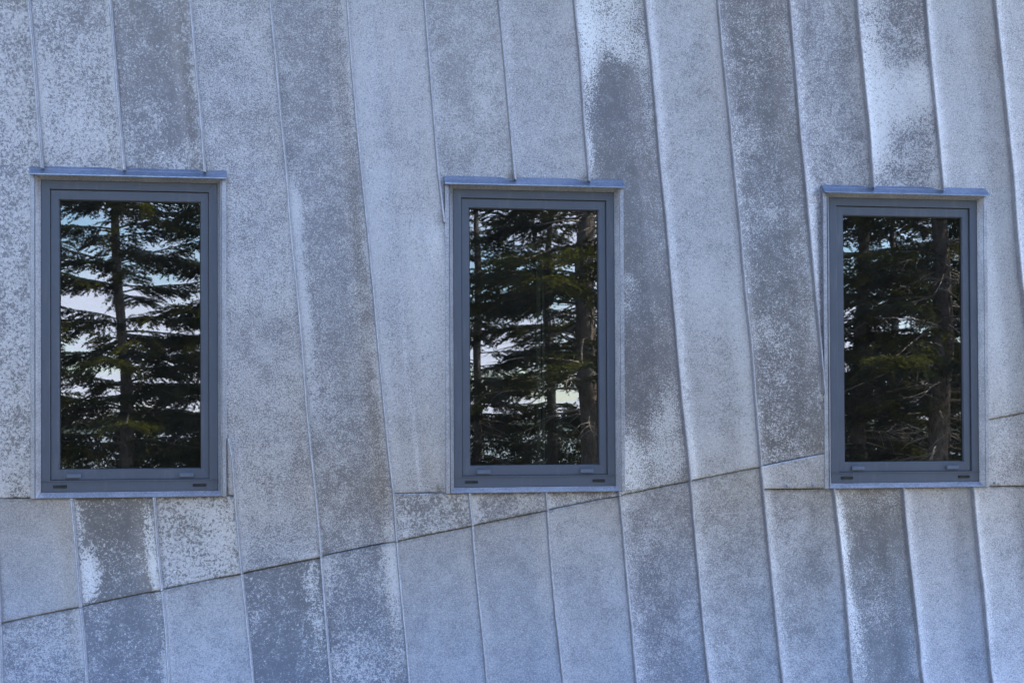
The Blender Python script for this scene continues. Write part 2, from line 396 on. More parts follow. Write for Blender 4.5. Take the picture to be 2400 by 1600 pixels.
# stains and white bloom with shapes of their own, and a darker streak down one crease: x, z, rx, rz, extra patina, extra whiteness
PATCH = [(1.71, 3.12, 0.121, 0.170, 0.45, 0.80), (1.64, 2.96, 0.039, 0.205, 0.45, 0.75), (1.64, 2.63, 0.022, 0.158, 0.35, 0.45), (1.81, 2.98, 0.097, 0.060, 0.20, 0.40), (1.86, 2.87, 0.035, 0.190, 0.25, 0.20), (1.74, 2.79, 0.088, 0.172, -0.35, -0.20), (1.76, 2.42, 0.112, 0.252, -0.25, -0.10), (1.83, 1.95, 0.096, 0.349, -0.22, 0.00), (1.80, 2.13, 0.035, 0.044, 0.35, 0.35), (1.79, 2.04, 0.019, 0.022, 0.30, 0.30), (1.80, 1.46, 0.080, 0.127, 0.45, 0.45), (1.93, 1.54, 0.064, 0.175, 0.40, 0.35), (1.95, 1.71, 0.035, 0.095, 0.20, 0.15), (2.86, 2.85, 0.121, 0.111, 0.30, 0.35), (2.75, 2.90, 0.049, 0.260, 0.30, 0.40), (2.93, 2.91, 0.052, 0.064, 0.30, 0.35), (2.78, 2.69, 0.051, 0.113, 0.25, 0.20), (2.88, 3.20, 0.104, 0.062, -0.20, 0.00), (2.91, 2.58, 0.086, 0.064, -0.15, 0.00), (-0.14, 1.09, 0.033, 0.089, 0.60, 0.70), (-0.18, 1.28, 0.015, 0.089, 0.40, 0.40), (0.07, 1.20, 0.024, 0.134, 0.50, 0.70), (0.09, 1.08, 0.021, 0.074, 0.40, 0.50), (-0.05, 1.27, 0.101, 0.091, -0.25, 0.00), (-0.03, 1.04, 0.102, 0.090, -0.12, 0.00), (0.21, 1.26, 0.066, 0.069, -0.20, 0.00), (0.31, 1.23, 0.059, 0.151, 0.15, 0.10), (0.64, 1.00, 0.032, 0.179, 0.35, 0.25), (0.58, 1.04, 0.060, 0.091, 0.10, 0.05), (0.51, 1.11, 0.075, 0.121, -0.15, 0.00), (0.49, 0.82, 0.089, 0.119, -0.10, 0.00), (0.91, 1.10, 0.026, 0.182, 0.30, 0.25), (0.13, 0.86, 0.018, 0.173, 0.25, 0.20), (0.57, 2.40, 0.024, 0.091, 0.40, 0.40), (0.59, 2.14, 0.027, 0.183, 0.30, 0.20), (0.62, 1.83, 0.029, 0.244, 0.25, 0.12), (0.59, 2.60, 0.018, 0.122, -0.10, 0.00), (2.24, 1.82, 0.044, 0.385, 0.25, 0.30), (2.24, 1.52, 0.036, 0.096, 0.20, 0.20), (2.10, 2.08, 0.098, 0.159, 0.15, 0.12), (2.06, 1.52, 0.082, 0.096, 0.10, 0.10), (2.32, 2.80, 0.100, 0.094, -0.20, 0.00), (2.35, 2.21, 0.100, 0.128, -0.15, 0.00), (2.46, 1.63, 0.084, 0.097, -0.15, 0.00), (2.34, 3.14, 0.100, 0.093, -0.05, 0.00), (2.62, 1.21, 0.026, 0.145, 0.45, 0.50), (2.635, 0.92, 0.022, 0.280, 0.40, 0.35), (2.76, 1.19, 0.098, 0.131, -0.25, 0.00), (2.75, 0.73, 0.090, 0.111, -0.30, 0.00), (2.81, 1.30, 0.050, 0.066, 0.10, 0.05), (0.94, 2.16, 0.030, 0.925, -0.18, -0.05), (0.84, 2.68, 0.060, 0.462, 0.12, 0.10), (1.02, 2.07, 0.061, 0.309, 0.12, 0.15), (1.07, 2.28, 0.028, 0.093, 0.30, 0.30), (0.89, 1.76, 0.030, 0.246, 0.10, 0.15), (1.15, 2.92, 0.077, 0.185, -0.12, 0.00), (1.25, 2.85, 0.046, 0.233, 0.15, 0.10), (1.14, 2.58, 0.078, 0.060, -0.12, 0.00), (0.10, 2.93, 0.073, 0.133, -0.20, 0.00), (0.17, 2.74, 0.058, 0.149, -0.18, 0.00), (0.14, 2.54, 0.088, 0.043, 0.15, 0.05), (-0.19, 3.04, 0.072, 0.072, -0.10, 0.00), (-0.15, 2.65, 0.101, 0.087, 0.12, 0.05), (1.59, 1.21, 0.094, 0.126, 0.12, 0.10), (1.70, 1.07, 0.044, 0.140, 0.10, 0.15), (0.26, 0.77, 0.088, 0.089, 0.10, 0.10), (1.21, 1.35, 0.031, 0.031, 0.15, 0.10), (1.10, 1.48, 0.046, 0.093, 0.10, 0.10), (3.25, 1.46, 0.070, 0.067, 0.10, 0.10), (3.28, 2.09, 0.067, 0.414, 0.10, 0.10)]
# dark runs where seams die on the hoods and at joints: x, z, r, amount
SMUT = [(-0.292, 2.513, 0.02, 0.5), (-0.016, 2.512, 0.022, 0.7), (0.259, 2.511, 0.022, 0.8), (1.364, 2.513, 0.024, 0.9), (1.640, 2.512, 0.024, 0.9),
        (2.744, 2.516, 0.022, 0.7), (3.023, 2.516, 0.022, 0.6), (1.085, 1.375, 0.012, 0.9), (1.10, 2.36, 0.02, 0.6)]

YTOP, YMID, YLOW = -0.0050, -0.0025, 0.0     # upper sheets lap over the ones below

def panel(col, secs, y0, cover, fleck=0.5, soft=0.3, bloom=0.0, al=0.004, ar=0.007, crease=None, dirt_top=0.0, dirt_bot=0.0, label=None):
    """one sheet between two seams; secs = list of (left, right, top, bottom) stacked from the top down"""
    sL, sR = ORDER[col], ORDER[col+1]
    S = [0, 0.02, 0.05, 0.09, 0.14, 0.2, 0.3, 0.4, 0.5, 0.6, 0.7, 0.8, 0.86, 0.91, 0.95, 0.98, 1.0]
    V, A, F = [], {'cover': [], 'fleck': [], 'soft': [], 'bloom': [], 'dirt': []}, []
    rows = 0; starts = []
    yaw = rng.uniform(-0.022, 0.022); ar *= rng.uniform(0.8, 1.3)
    sd = rng.uniform(0, 99)
    ntop = len(secs)
    for si, (l, r, t, b) in enumerate(secs):
        zl0, zl1 = edge(l, t), edge(l, b); zr0, zr1 = edge(r, t), edge(r, b)
        if si > 0: zl0 += 0.003; zr0 += 0.003
        starts.append(rows)
        g = 0.0005
        if si == 0 and not (not callable(t) and t == TOP): zl0 -= g; zr0 -= g
        if si == ntop-1: zl1 += g; zr1 += g
        h = max(zl0-zl1, zr0-zr1)
        n = max(4, int(h/0.045))
        T = sorted(set([k/n for k in range(n+1)] + [min(0.4, 0.006/h), min(0.45, 0.016/h), max(0.6, 1-0.006/h), max(0.55, 1-0.016/h)]))
        for ti, tt in enumerate(T):
            zl, zr = zl0+(zl1-zl0)*tt, zr0+(zr1-zr0)*tt
            xl, xr = side_x(l, zl), side_x(r, zr)
            for s in S:
                x, z = xl+(xr-xl)*s, zl+(zr-zl)*s
                el, er = x-sx(sL, z), sx(sR, z)-x
                d = 0.010 - 1.6*al*(1-math.exp(-(max(0, el)/0.030)**2)) - 2.3*ar*(1-math.exp(-(max(0, er)/0.048)**2))
                d += 0.0060*noise.noise((x*3.4+sd, z*1.3, sd)) + 0.0012*noise.noise((x*9+sd, z*6, sd))
                d += yaw*(x-(sx(sL, z)+sx(sR, z))/2)
                if crease:
                    q = (el/(el+er) - crease[0] - 0.03*math.sin(z*1.3)) / 0.07
                    d += crease[1]*math.exp(-q*q)
                y = y0 - flare(z) - d + (0.0005 if si > 0 and ti == 0 else 0)
                V.append((x, y, z))
                c, bl = cover, bloom
                for (px, pz, rx, rz, dc, db) in PATCH:
                    if abs(z-pz) > 2.2*rz or not (sx(sL, pz)-0.004 <= px <= sx(sR, pz)+0.004): continue
                    px2 = px - 0.0875*(z-pz)
                    q = ((x-px2)/rx)**2 + ((z-pz)/rz)**2
                    w = math.exp(-0.9*q*q)
                    c += dc*(0.62 if dc > 0 else 0.36)*w; bl += db*0.8*w
                c += 0.42*max(0.0, noise.noise((z*2.2, sd, 4))+0.12)*math.exp(-(max(0, er)/0.020)**2)
                c += 0.36*max(0.0, noise.noise((z*2.0, sd, 9))+0.05)*math.exp(-(max(0, el)/0.026)**2)
                dr = 0.0
                if dirt_top: dr = max(dr, dirt_top*math.exp(-((zl0+(zr0-zl0)*s-z)/0.010)**2))
                if dirt_bot and si == ntop-1: dr = max(dr, dirt_bot*math.exp(-((z-(zl1+(zr1-zl1)*s))/0.007)**2))
                for (qx, qz, qr, qa) in SMUT:
                    q = ((x-qx)/qr)**2 + ((z-qz)/(qr*1.2))**2
                    if q < 5: dr = max(dr, qa*math.exp(-q))
                dr = max(dr, 0.25*math.exp(-(max(0, er)/0.006)**2))
                A['cover'].append(c); A['bloom'].append(min(1, max(0, bl))); A['dirt'].append(min(1, dr))
                A['fleck'].append(fleck); A['soft'].append(max(0.0, soft - 0.5*max(0, bl)))
            rows += 1
    m = len(S)
    F = [(j*m+i, (j+1)*m+i, (j+1)*m+i+1, j*m+i+1) for j in range(rows-1) if (j+1) not in starts for i in range(m-1)]
    # hems: the top and bottom edges are folded back
    def hem(row):
        base = len(V)
        for i in range(m):
            x, y, z = V[row*m+i]; V.append((x, y+0.012, z))
            for k in A: A[k].append(A[k][row*m+i])
        return [(row*m+i, row*m+i+1, base+i+1, base+i) if row == 0 else (row*m+i+1, row*m+i, base+i, base+i+1) for i in range(m-1)]
    nsm = len(F)
    F += hem(0); F += hem(rows-1)
    me = mesh('zinc_panel', V, F)
    me.polygons.foreach_set('use_smooth', [True]*nsm + [False]*(len(F)-nsm))
    for k, v in A.items():
        a = me.attributes.new(k, 'FLOAT', 'POINT'); a.data.foreach_set('value', v)
    o = link('zinc_panel', me, ZINC, bld)
    if label: o['label'] = label
    return o

Lc, Rc = [w-FLG for w in WX], [w+FLG for w in WX]
ci = {n: i for i, n in enumerate(ORDER)}
def P(n, secs, y0, cover, **k): return panel(ci[n], secs, y0, cover, **k)
G0 = 0.06
nxt = {a: b for a, b in zip(ORDER, ORDER[1:])}

# upper sheets
P('Z', [('Z', 'A', TOP, HOODZ), ('Z', Lc[0], HOODZ, HJ)], YTOP, 0.55, fleck=0.75, soft=0.1)
P('A', [('A', 'B', TOP, HOODZ-0.01)], YTOP, 0.52, fleck=0.6, soft=0.15)
P('B', [('B', 'C', TOP, HOODZ-0.01)], YTOP, 0.42, fleck=0.65, soft=0.15, ar=0.010)
P('C', [('C', 'D', TOP, HOODZ), (Rc[0], 'D', HOODZ, 1.567), ('C', 'D', 1.567, DIAG)], YTOP, 0.54, fleck=0.2, soft=0.35, dirt_bot=0.35)
P('D', [('D', 'E', TOP, DIAG)], YTOP, 0.46, fleck=0.3, soft=0.3, ar=0.013, dirt_bot=0.35)
P('E', [('E', 'F', TOP, 2.341), ('E', Lc[1], 2.341, HJ)], YTOP, 0.66, fleck=0.05, soft=0.6, crease=(0.42, -0.013), al=0.004, dirt_bot=0.4)
P('F', [('F', 'G', TOP, HOODZ-0.01), ('F', Lc[1], HOODZ-0.01, 2.345)], YTOP, 0.50, fleck=0.35, soft=0.45)
P('G', [('G', 'H', TOP, HOODZ-0.01)], YTOP, 0.58, fleck=0.15, soft=0.6)
P('H', [('H', 'I', TOP, HOODZ), (Rc[1], 'I', HOODZ, DIAG)], YTOP, 0.36, fleck=0.2, soft=0.25, ar=0.011, dirt_bot=0.35)
P('I', [('I', 'J', TOP, DIAG)], YTOP, 0.62, fleck=0.3, soft=0.5, al=0.006, dirt_bot=0.35)
P('J', [('J', 'K', TOP, 1.719), ('J', Lc[2], 1.719, DIAG)], YTOP, 0.42, fleck=0.4, soft=0.2, ar=0.010, dirt_bot=0.5)
P('K', [('K', 'L', TOP, HOODZ-0.01), ('K', Lc[2], HOODZ-0.01, 1.722)], YTOP, 0.48, fleck=0.45, soft=0.4)
P('L', [('L', 'M', TOP, HOODZ-0.01)], YTOP, 0.52, fleck=0.55, soft=0.2, ar=0.010)
P('M', [('M', 'N', TOP, HOODZ), (Rc[2], 'N', HOODZ, DIAG)], YTOP, 0.66, fleck=0.1, soft=0.6, dirt_bot=0.5)
P('N', [('N', 'P', TOP, DIAG)], YTOP, 0.62, fleck=0.2, soft=0.5, dirt_bot=0.5)
# small gores where a seam runs into a casing
P('B', [(Rc[0], 'C', HJ+0.2015, HJ)], YTOP, 0.5, fleck=0.2, soft=0.4)
P('H', [('H', Rc[1], HJ-0.001, DIAG)], YTOP, 0.5, fleck=0.2, soft=0.4)
# between the level joint and the slanting joint
P('Z', [('Z', 'A', HJ, DIAG)], YMID, 0.50, fleck=0.0, soft=0.95, dirt_bot=0.45, dirt_top=0.5)
P('A', [('A', 'B', HJ, DIAG)], YMID, 0.36, fleck=0.85, soft=0.0, dirt_bot=0.45, dirt_top=1.0)
P('B', [('B', 'C', HJ, DIAG)], YMID, 0.58, fleck=0.9, soft=0.05, dirt_bot=0.45, dirt_top=1.0)
P('E', [('E', 'F', HJ, DIAG)], YMID, 0.50, fleck=0.7, soft=0.15, dirt_bot=0.45, dirt_top=0.5)
P('F', [('F', 'G', HJ, DIAG)], YMID, 0.50, fleck=0.6, soft=0.3, dirt_bot=0.45, dirt_top=1.0)
P('G', [('G', 'H', HJ, DIAG)], YMID, 0.52, fleck=0.45, soft=0.25, dirt_bot=0.45, dirt_top=1.0)
P('J', [('J', Lc[2], DIAG, HJ)], YMID, 0.62, fleck=0.2, soft=0.6, dirt_bot=0.4)
P('M', [(Rc[2], 'N', DIAG, HJ)], YMID, 0.56, fleck=0.3, soft=0.4, dirt_bot=0.35)
P('N', [('N', 'P', DIAG, HJ)], YMID, 0.5, fleck=0.3, soft=0.4, dirt_bot=0.35)
# lowest sheets, kicked out towards the ground
low = {'Z': (0.50, 0.5, 0.3), 'A': (0.38, 0.6, 0.2), 'B': (0.56, 0.35, 0.65), 'C': (0.35, 0.75, 0.05), 'D': (0.46, 0.5, 0.15), 'E': (0.52, 0.15, 0.8), 'F': (0.50, 0.1, 0.8), 'G': (0.56, 0.2, 0.75), 'H': (0.44, 0.35, 0.45), 'I': (0.52, 0.35, 0.5)}
for n, (c, fl, so) in low.items():
    P(n, [(n, nxt[n], DIAG, G0)], YLOW, c, fleck=fl, soft=so, ar=0.006 if n in 'ZABC' else 0.009, dirt_top=0.6)
low2 = {'J': (0.50, 0.35, 0.55), 'K': (0.37, 0.15, 0.35), 'L': (0.58, 0.15, 0.75), 'M': (0.56, 0.25, 0.6), 'N': (0.5, 0.3, 0.5)}
for n, (c, fl, so) in low2.items():
    P(n, [(n, nxt[n], HJ, G0)], YLOW, c, fleck=fl, soft=so, ar=0.010, dirt_top=0.7)
# the same cladding carried on past both sides of the picture
for n in LEFT:
    P(n, [(n, nxt[n], TOP, HJ)], YTOP, rng.uniform(0.4, 0.6), fleck=rng.random(), soft=rng.uniform(0, 0.6))
    P(n, [(n, nxt[n], HJ, DIAG)], YMID, rng.uniform(0.35, 0.6), fleck=rng.random(), soft=rng.uniform(0, 0.6), dirt_bot=0.35)
    P(n, [(n, nxt[n], DIAG, G0)], YLOW, rng.uniform(0.4, 0.6), fleck=rng.random(), soft=rng.uniform(0, 0.6), dirt_top=0.6)
for n in RIGHT[:-1]:
    P(n, [(n, nxt[n], TOP, DIAG)], YTOP, rng.uniform(0.4, 0.6), fleck=rng.random(), soft=rng.uniform(0, 0.6))
    P(n, [(n, nxt[n], DIAG, HJ)], YMID, rng.uniform(0.35, 0.6), fleck=rng.random(), soft=rng.uniform(0, 0.6), dirt_bot=0.35)
    P(n, [(n, nxt[n], HJ, G0)], YLOW, rng.uniform(0.4, 0.6), fleck=rng.random(), soft=rng.uniform(0, 0.6), dirt_top=0.6)

# standing seams: a folded rib with a lower lip on its right
def rib(n, top, bot, y0, wide=1.0):
    z0, z1 = edge(n, top), edge(n, bot)
    if z0 < TOP: z0 -= 0.001
    z1 += 0.001
    k = max(2, int((z0-z1)/0.06))
    prof = [(-0.0048, 0.012), (-0.0044, -0.0165), (-0.0034, -0.0182), (-0.0006, -0.0182), (0.0006, -0.0172), (0.0010, -0.0095), (0.0040, -0.0088), (0.0048, -0.0078), (0.0052, 0.012)]
    V, F = [], []
    sd = rng.uniform(0, 50)
    for j in range(k+1):
        z = z0 + (z1-z0)*j/k
        wob = 0.0011*noise.noise((sd, z*3.0, 0)) + 0.0005*noise.noise((sd, z*14.0, 3))
        dz = 0.0010*noise.noise((sd+9, z*5.0, 0))
        for (a, b) in prof: V.append((sx(n, z)+a*wide+wob, y0-flare(z)+b+dz-0.009, z))
    m = len(prof)
    F = [(j*m+i, (j+1)*m+i, (j+1)*m+i+1, j*m+i+1) for j in range(k) for i in range(m-1)]
    F += [tuple(range(m)), tuple(k*m+i for i in reversed(range(m)))]
    me = mesh('standing_seam', V, F)
    return link('standing_seam', me, TRIM, bld)

for n in ['V', 'W', 'X', 'Y', 'Z', 'D', 'E', 'I', 'J', 'N', 'P', 'Q', 'S', 'T', 'U']:
    rib(n, TOP, DIAG, YTOP); rib(n, DIAG, G0, YLOW)
for n in 'ABC':
    rib(n, TOP, HOODZ-0.006, YTOP); rib(n, HJ if n != 'C' else 1.567, DIAG, YMID); rib(n, DIAG, G0, YLOW)
rib('F', TOP, 2.341, YTOP); rib('F', HJ, DIAG, YMID); rib('F', DIAG, G0, YLOW)
for n in 'GH':
    rib(n, TOP, HOODZ-0.006, YTOP); rib(n, HJ, DIAG, YMID); rib(n, DIAG, G0, YLOW)
rib('K', TOP, 1.719, YTOP); rib('K', HJ, G0, YLOW)
for n in 'LM':
    rib(n, TOP, HOODZ-0.006, YTOP); rib(n, HJ, G0, YLOW)

# rivets by the level joint
for (x, z) in [(2.398, 1.374), (2.502, 1.375), (3.235, 1.376)]:
    V = [(x, YMID-0.012, z)] + [(x+0.005*math.cos(a*math.pi/5), YMID-0.0085, z+0.005*math.sin(a*math.pi/5)) for a in range(10)]
    V += [(x+0.006*math.cos(a*math.pi/5), YMID+0.001, z+0.006*math.sin(a*math.pi/5)) for a in range(10)]
    F = [(0, 1+(a+1) % 10, 1+a) for a in range(10)] + [(1+a, 1+(a+1) % 10, 11+(a+1) % 10, 11+a) for a in range(10)]
    link('rivet', mesh('rivet', V, F, True), TRIM, bld)

# sheathing behind the cladding, with the three window openings
BX0, BX1, BD = -1.70, 4.86, 4.6
ox = [BX0] + [v for w in WX for v in (w-HW-0.004, w+HW+0.004)] + [BX1]
oz0, oz1 = WZ-HH-0.004, WZ+HH+0.004
b = MB()
b.box(BX0, BX1, 0.062, 0.14, 0.0, oz0); b.box(BX0, BX1, 0.062, 0.14, oz1, TOP)
for i in range(0, 8, 2): b.box(ox[i], ox[i+1], 0.062, 0.14, oz0, oz1)
link('sheathing', b.me('sheathing'), MEMBRANE, bld)
# parapet cap, side walls, rear wall with an opening, roof, interior
b = MB(); b.box(BX0-0.06, BX1+0.06, -0.05, 0.20, TOP+0.002, TOP+0.03); b.box(BX0-0.06, BX1+0.06, -0.05, -0.045, TOP-0.06, TOP)
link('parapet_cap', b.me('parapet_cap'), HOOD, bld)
for x0, x1 in ((BX0-0.02, BX0+0.12), (BX1-0.12, BX1+0.02)):
    b = MB(); b.box(x0, x1, 0.143, BD, 0.0, TOP-0.002); link('side_wall', b.me('side_wall'), PLASTER, bld)
b = MB()
b.box(BX0+0.122, BX1-0.122, BD-0.14, BD-0.002, 0.0, TOP-0.004)
link('rear_wall', b.me('rear_wall'), PLASTER, bld)
b = MB(); b.box(BX0-0.02, BX1+0.02, 0.205, BD+0.1, TOP+0.002, TOP+0.12); link('roof', b.me('roof'), MEMBRANE, bld)
b = MB(); b.box(BX0+0.122, BX1-0.122, 0.143, BD-0.142, 2.95, 3.0); link('ceiling', b.me('ceiling'), PLASTER, bld)
b = MB(); b.box(BX0+0.122, BX1-0.122, 0.143, BD-0.142, 0.01, 0.10); link('floor', b.me('floor'), TIMBER, bld)

# ------------------------------------------------------------------ the windows
WLAB = ['window on the left reflecting one spruce trunk against pale cloud',
        'middle window reflecting several spruce trunks with a pale upright line inside',
        'window on the right reflecting dense dark spruces']
for wi, cx in enumerate(WX):
    x0, x1, z0, z1 = cx-HW, cx+HW, WZ-HH, WZ+HH
    def L(dx, dzt, dzb, y): return (x0-dx, x1+dx, z0-dzb, z1+dzt, y)
    # casing: zinc flange, shadow groove, splayed reveal
    b = MB()
    b.rings([L(0.0318, 0.036, 0.0205, 0.061), L(0.0318, 0.036, 0.0205, -0.0135), L(0.0305, 0.035, 0.0195, -0.0150), L(0.0172, 0.0165, 0.0190, -0.0150),
             L(0.0170, 0.0163, 0.0188, -0.0065), L(0.0146, 0.0150, 0.0184, -0.0065), L(0.0144, 0.0148, 0.0182, -0.0165), L(0.0136, 0.0142, 0.0178, -0.0170), L(0.0002, 0.0002, 0.0002, 0.0045), L(0.0002, 0.0002, 0.0002, 0.100)])
    sill_f = b.F.pop(8*4)                      # the sloping sill is split off to take the sky-tinted flashing
    sm = MB(); sm.add([b.V[k] for k in sill_f], [(0, 1, 2, 3)])
    win = link('window', b.me('window_casing'), TRIM, bld, label=WLAB[wi])
    # hood: sloping drip flashing over the head
    b = MB()
    hx0, hx1 = cx-FLG-0.001, cx+FLG+0.001
    yb, yf = 0.0, -0.038
    zt, zf = z1+0.0470, z1+0.0145
    prof = [(yb, zt), (yf+0.002, zf+0.0018), (yf, zf), (yf, zf-0.0042), (yf+0.0025, zf-0.0042), (yf+0.004, zf-0.0012), (yb, zf-0.0008)]
    V = [(x, y, z) for x in (hx0, hx1) for (y, z) in prof]; m = len(prof)
    F = [(i, (i+1) % m, m+(i+1) % m, m+i) for i in range(m)] + [tuple(reversed(range(m))), tuple(range(m, 2*m))]
    b.add(V, F)
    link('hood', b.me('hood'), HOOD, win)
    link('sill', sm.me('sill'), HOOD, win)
    # fixed outer frame: head and jambs 30 mm, bottom rail 43 mm with a lip
    b = MB()
    b.rings([L(-0.0005, -0.0005, -0.0005, 0.09), L(-0.0005, -0.0005, -0.0005, 0.0050), L(-0.0013, -0.0013, -0.0013, 0.0042),
             L(-0.0285, -0.0295, -0.0400, 0.0042), L(-0.0296, -0.0307, -0.0411, 0.0052), L(-0.0296, -0.0307, -0.0411, 0.0165), L(-0.0340, -0.0350, -0.0450, 0.0165)])
    link('frame', b.me('frame'), PAINT, win)
    b = MB()      # thin lip along the top of the bottom rail
    b.box(x0+0.0015, x1-0.0015, 0.0006, 0.0040, z0+0.0372, z0+0.0398)
    link('rail_lip', b.me('rail_lip'), PAINT, win)
    # mitre joints at the corners of the frame and of the sash
    for sx_ in (-1, 1):
        for (ax, az, bx_, bz, yy) in ((HW-0.0020, HH-0.0020, HW-0.0280, HH-0.0288, 0.0042), (HW-0.0330, HH-0.0345, HW-0.0570, HH-0.0635, 0.0116), (HW-0.0330, -HH+0.0450, HW-0.0570, -HH+0.0760, 0.0116)):
            p, q = Vector((cx+sx_*ax, yy, WZ+az)), Vector((cx+sx_*bx_, yy, WZ+bz))
            e = (q-p).normalized().cross(Vector((0, 1, 0)))*0.0006; up_ = Vector((0, -0.0004, 0)); dn = Vector((0, 0.001, 0))
            V = [p+e+up_, p-e+up_, q-e+up_, q+e+up_, p+e+dn, p-e+dn, q-e+dn, q+e+dn]
            me = mesh('mitre_joint', V, [(0, 1, 2, 3), (0, 4, 5, 1), (1, 5, 6, 2), (2, 6, 7, 3), (3, 7, 4, 0)])
            link('mitre_joint', me, CAPPAINT, win)
    # opening sash
    b = MB()
    b.rings([L(-0.0312, -0.0327, -0.0428, 0.06), L(-0.0312, -0.0327, -0.0428, 0.0128), L(-0.0322, -0.0337, -0.0438, 0.0116),
             L(-0.0575, -0.0640, -0.0765, 0.0116), L(-0.0600, -0.0665, -0.0795, 0.0180), L(-0.0600, -0.0665, -0.0795, 0.060)])
    link('sash', b.me('sash'), PAINT, win)
    b = MB()
    b.rings([L(-0.0590, -0.0655, -0.0785, 0.0200), L(-0.0625, -0.0690, -0.0815, 0.0200), L(-0.0625, -0.0690, -0.0815, 0.030), L(-0.0590, -0.0655, -0.0785, 0.030)], close=True)
    link('gasket', b.me('gasket'), GASKET, win)
    # double glazing: two lites a little out of parallel, as real units are
    for k, (yy, tilt) in enumerate(((0.0225, 0.0), (0.0400, 0.0016))):
        b = MB(); b.box(x0+0.0605, x1-0.0605, yy, yy+0.004, z0+0.080, z1-0.067)
        V = [(x, y + tilt*(x-cx) + tilt*0.7*(z-WZ), z) for (x, y, z) in b.V]
        link('pane', mesh('pane', V, b.F), CLEAR if k else GLASS, win)
    # drain covers on the sash and slots in the bottom rail
    for sgn in (-1, 1):
        xc = cx + sgn*(HW-0.1085)
        b = MB(); b.box(xc-0.0245, xc+0.0245, 0.0020, 0.0114, z0+0.0490, z0+0.0630)
        bevel(link('drain_cover', b.me('drain_cover'), CAPPAINT, win), 0.002)
        xc = cx + sgn*(HW-0.0635)
        b = MB()
        b.rings([(xc-0.0232, xc+0.0232, z0+0.0150, z0+0.0252, 0.0041), (xc-0.0232, xc+0.0232, z0+0.0150, z0+0.0252, 0.0014), (xc-0.0222, xc+0.0222, z0+0.0159, z0+0.0243, 0.0008),
                 (xc-0.0205, xc+0.0205, z0+0.0175, z0+0.0227, 0.0008), (xc-0.0200, xc+0.0200, z0+0.0180, z0+0.0222, 0.0036)])
        b.add([(xc-0.0200, 0.0036, z0+0.0180), (xc+0.0200, 0.0036, z0+0.0180), (xc+0.0200, 0.0036, z0+0.0222), (xc-0.0200, 0.0036, z0+0.0222)], [(0, 1, 2, 3)])
        b.box(xc-0.0165, xc-0.0135, 0.0006, 0.0034, z0+0.0182, z0+0.0220); b.box(xc+0.0135, xc+0.0165, 0.0006, 0.0034, z0+0.0182, z0+0.0220)
        link('drain_slot', b.me('drain_slot'), BLACK, win)

# things dimly seen inside
def thing(name, me, mat, label, cat): return link(name, me, mat, None, label=label, category=cat)
b = MB(); b.box(1.488, 1.502, 0.25, 0.27, 0.10, 2.22); b.box(1.511, 1.517, 0.25, 0.27, 0.10, 2.22); b.box(1.502, 1.511, 0.25, 0.27, 2.19, 2.22); b.box(1.502, 1.511, 0.25, 0.27, 0.10, 0.14)
thing('interior_post', b.me('interior_post'), PALE, 'pale upright double post dimly seen inside the middle window', 'post')
cab = bpy.data.objects.new('wall_cabinet', None); COL.objects.link(cab); cab.location = (2.3, BD-0.4, 1.0)
cab['label'] = 'dark wooden cabinet in the room behind the middle window'; cab['category'] = 'cabinet'
b = MB(); b.box(-1.2, 1.2, -0.2, 0.25, -0.9, 0.28); link('carcass', b.me('carcass'), TIMBER, cab)
for i in range(4):
    b = MB(); b.box(-1.17+i*0.588, -0.61+i*0.588, -0.225, -0.202, -0.84, 0.22)
    bevel(link('door', b.me('door'), TIMBER, cab), 0.004)
    
# ------------------------------------------------------------------ thicket along the shore
def thicket():
    npr = np.random.default_rng(5); pts = []
    for i in range(46):
        x = -16 + 0.95*i + npr.normal()*0.4; y = -27 - npr.random()*6
        h = 2.3 + 1.2*npr.random(); n = 3600
        z0 = float(np.interp(-y, [26, 36], [-0.7, -1.25]))
        d = npr.normal(size=(n, 3)); d /= np.linalg.norm(d, axis=1)[:, None]
        rr = npr.random(n)**0.4
        pts.append(np.stack([x + d[:, 0]*rr*0.95, y + d[:, 1]*rr*0.8, z0 + np.abs(d[:, 2])*rr*h], 1))
    P0 = np.concatenate(pts); M = len(P0)
    a = npr.normal(size=(M, 3)); a /= np.linalg.norm(a, axis=1)[:, None]; b = np.cross(a, npr.normal(size=(M, 3))); b /= np.linalg.norm(b, axis=1)[:, None]
    L = (0.06+0.08*npr.random(M))[:, None]
    VV = np.empty((M, 3, 3)); VV[:, 0] = P0 - b*0.022; VV[:, 1] = P0 + b*0.022; VV[:, 2] = P0 + a*L
    me = bpy.data.meshes.new('shore_thicket')
    me.vertices.add(3*M); me.vertices.foreach_set('co', VV.reshape(-1).astype(np.float32))
    me.loops.add(3*M); me.loops.foreach_set('vertex_index', np.arange(3*M, dtype=np.int32))
    me.polygons.add(M); me.polygons.foreach_set('loop_start', np.arange(0, 3*M, 3, dtype=np.int32))
    me.update(calc_edges=True)
    link('shore_thicket', me, NEEDLE, kind='stuff', label='low dark thicket along the shore, mirrored low in the windows')
thicket()

# ------------------------------------------------------------------ spruces
def tube(path, rad, n):
    V, F = [], []
    up = Vector((0.31, 0.17, 0.93))
    for i, p in enumerate(path):
        d = (path[min(i+1, len(path)-1)] - path[max(i-1, 0)]).normalized()
        a = d.cross(up if abs(d.dot(up)) < 0.95 else Vector((1, 0, 0))).normalized(); c = d.cross(a)
        for k in range(n):
            t = 2*math.pi*k/n
            V.append(p + (a*math.cos(t) + c*math.sin(t))*rad[i])
    F = [(i*n+k, i*n+(k+1) % n, (i+1)*n+(k+1) % n, (i+1)*n+k) for i in range(len(path)-1) for k in range(n)]
    F.append(tuple(range((len(path)-1)*n, len(path)*n)))
    return V, F

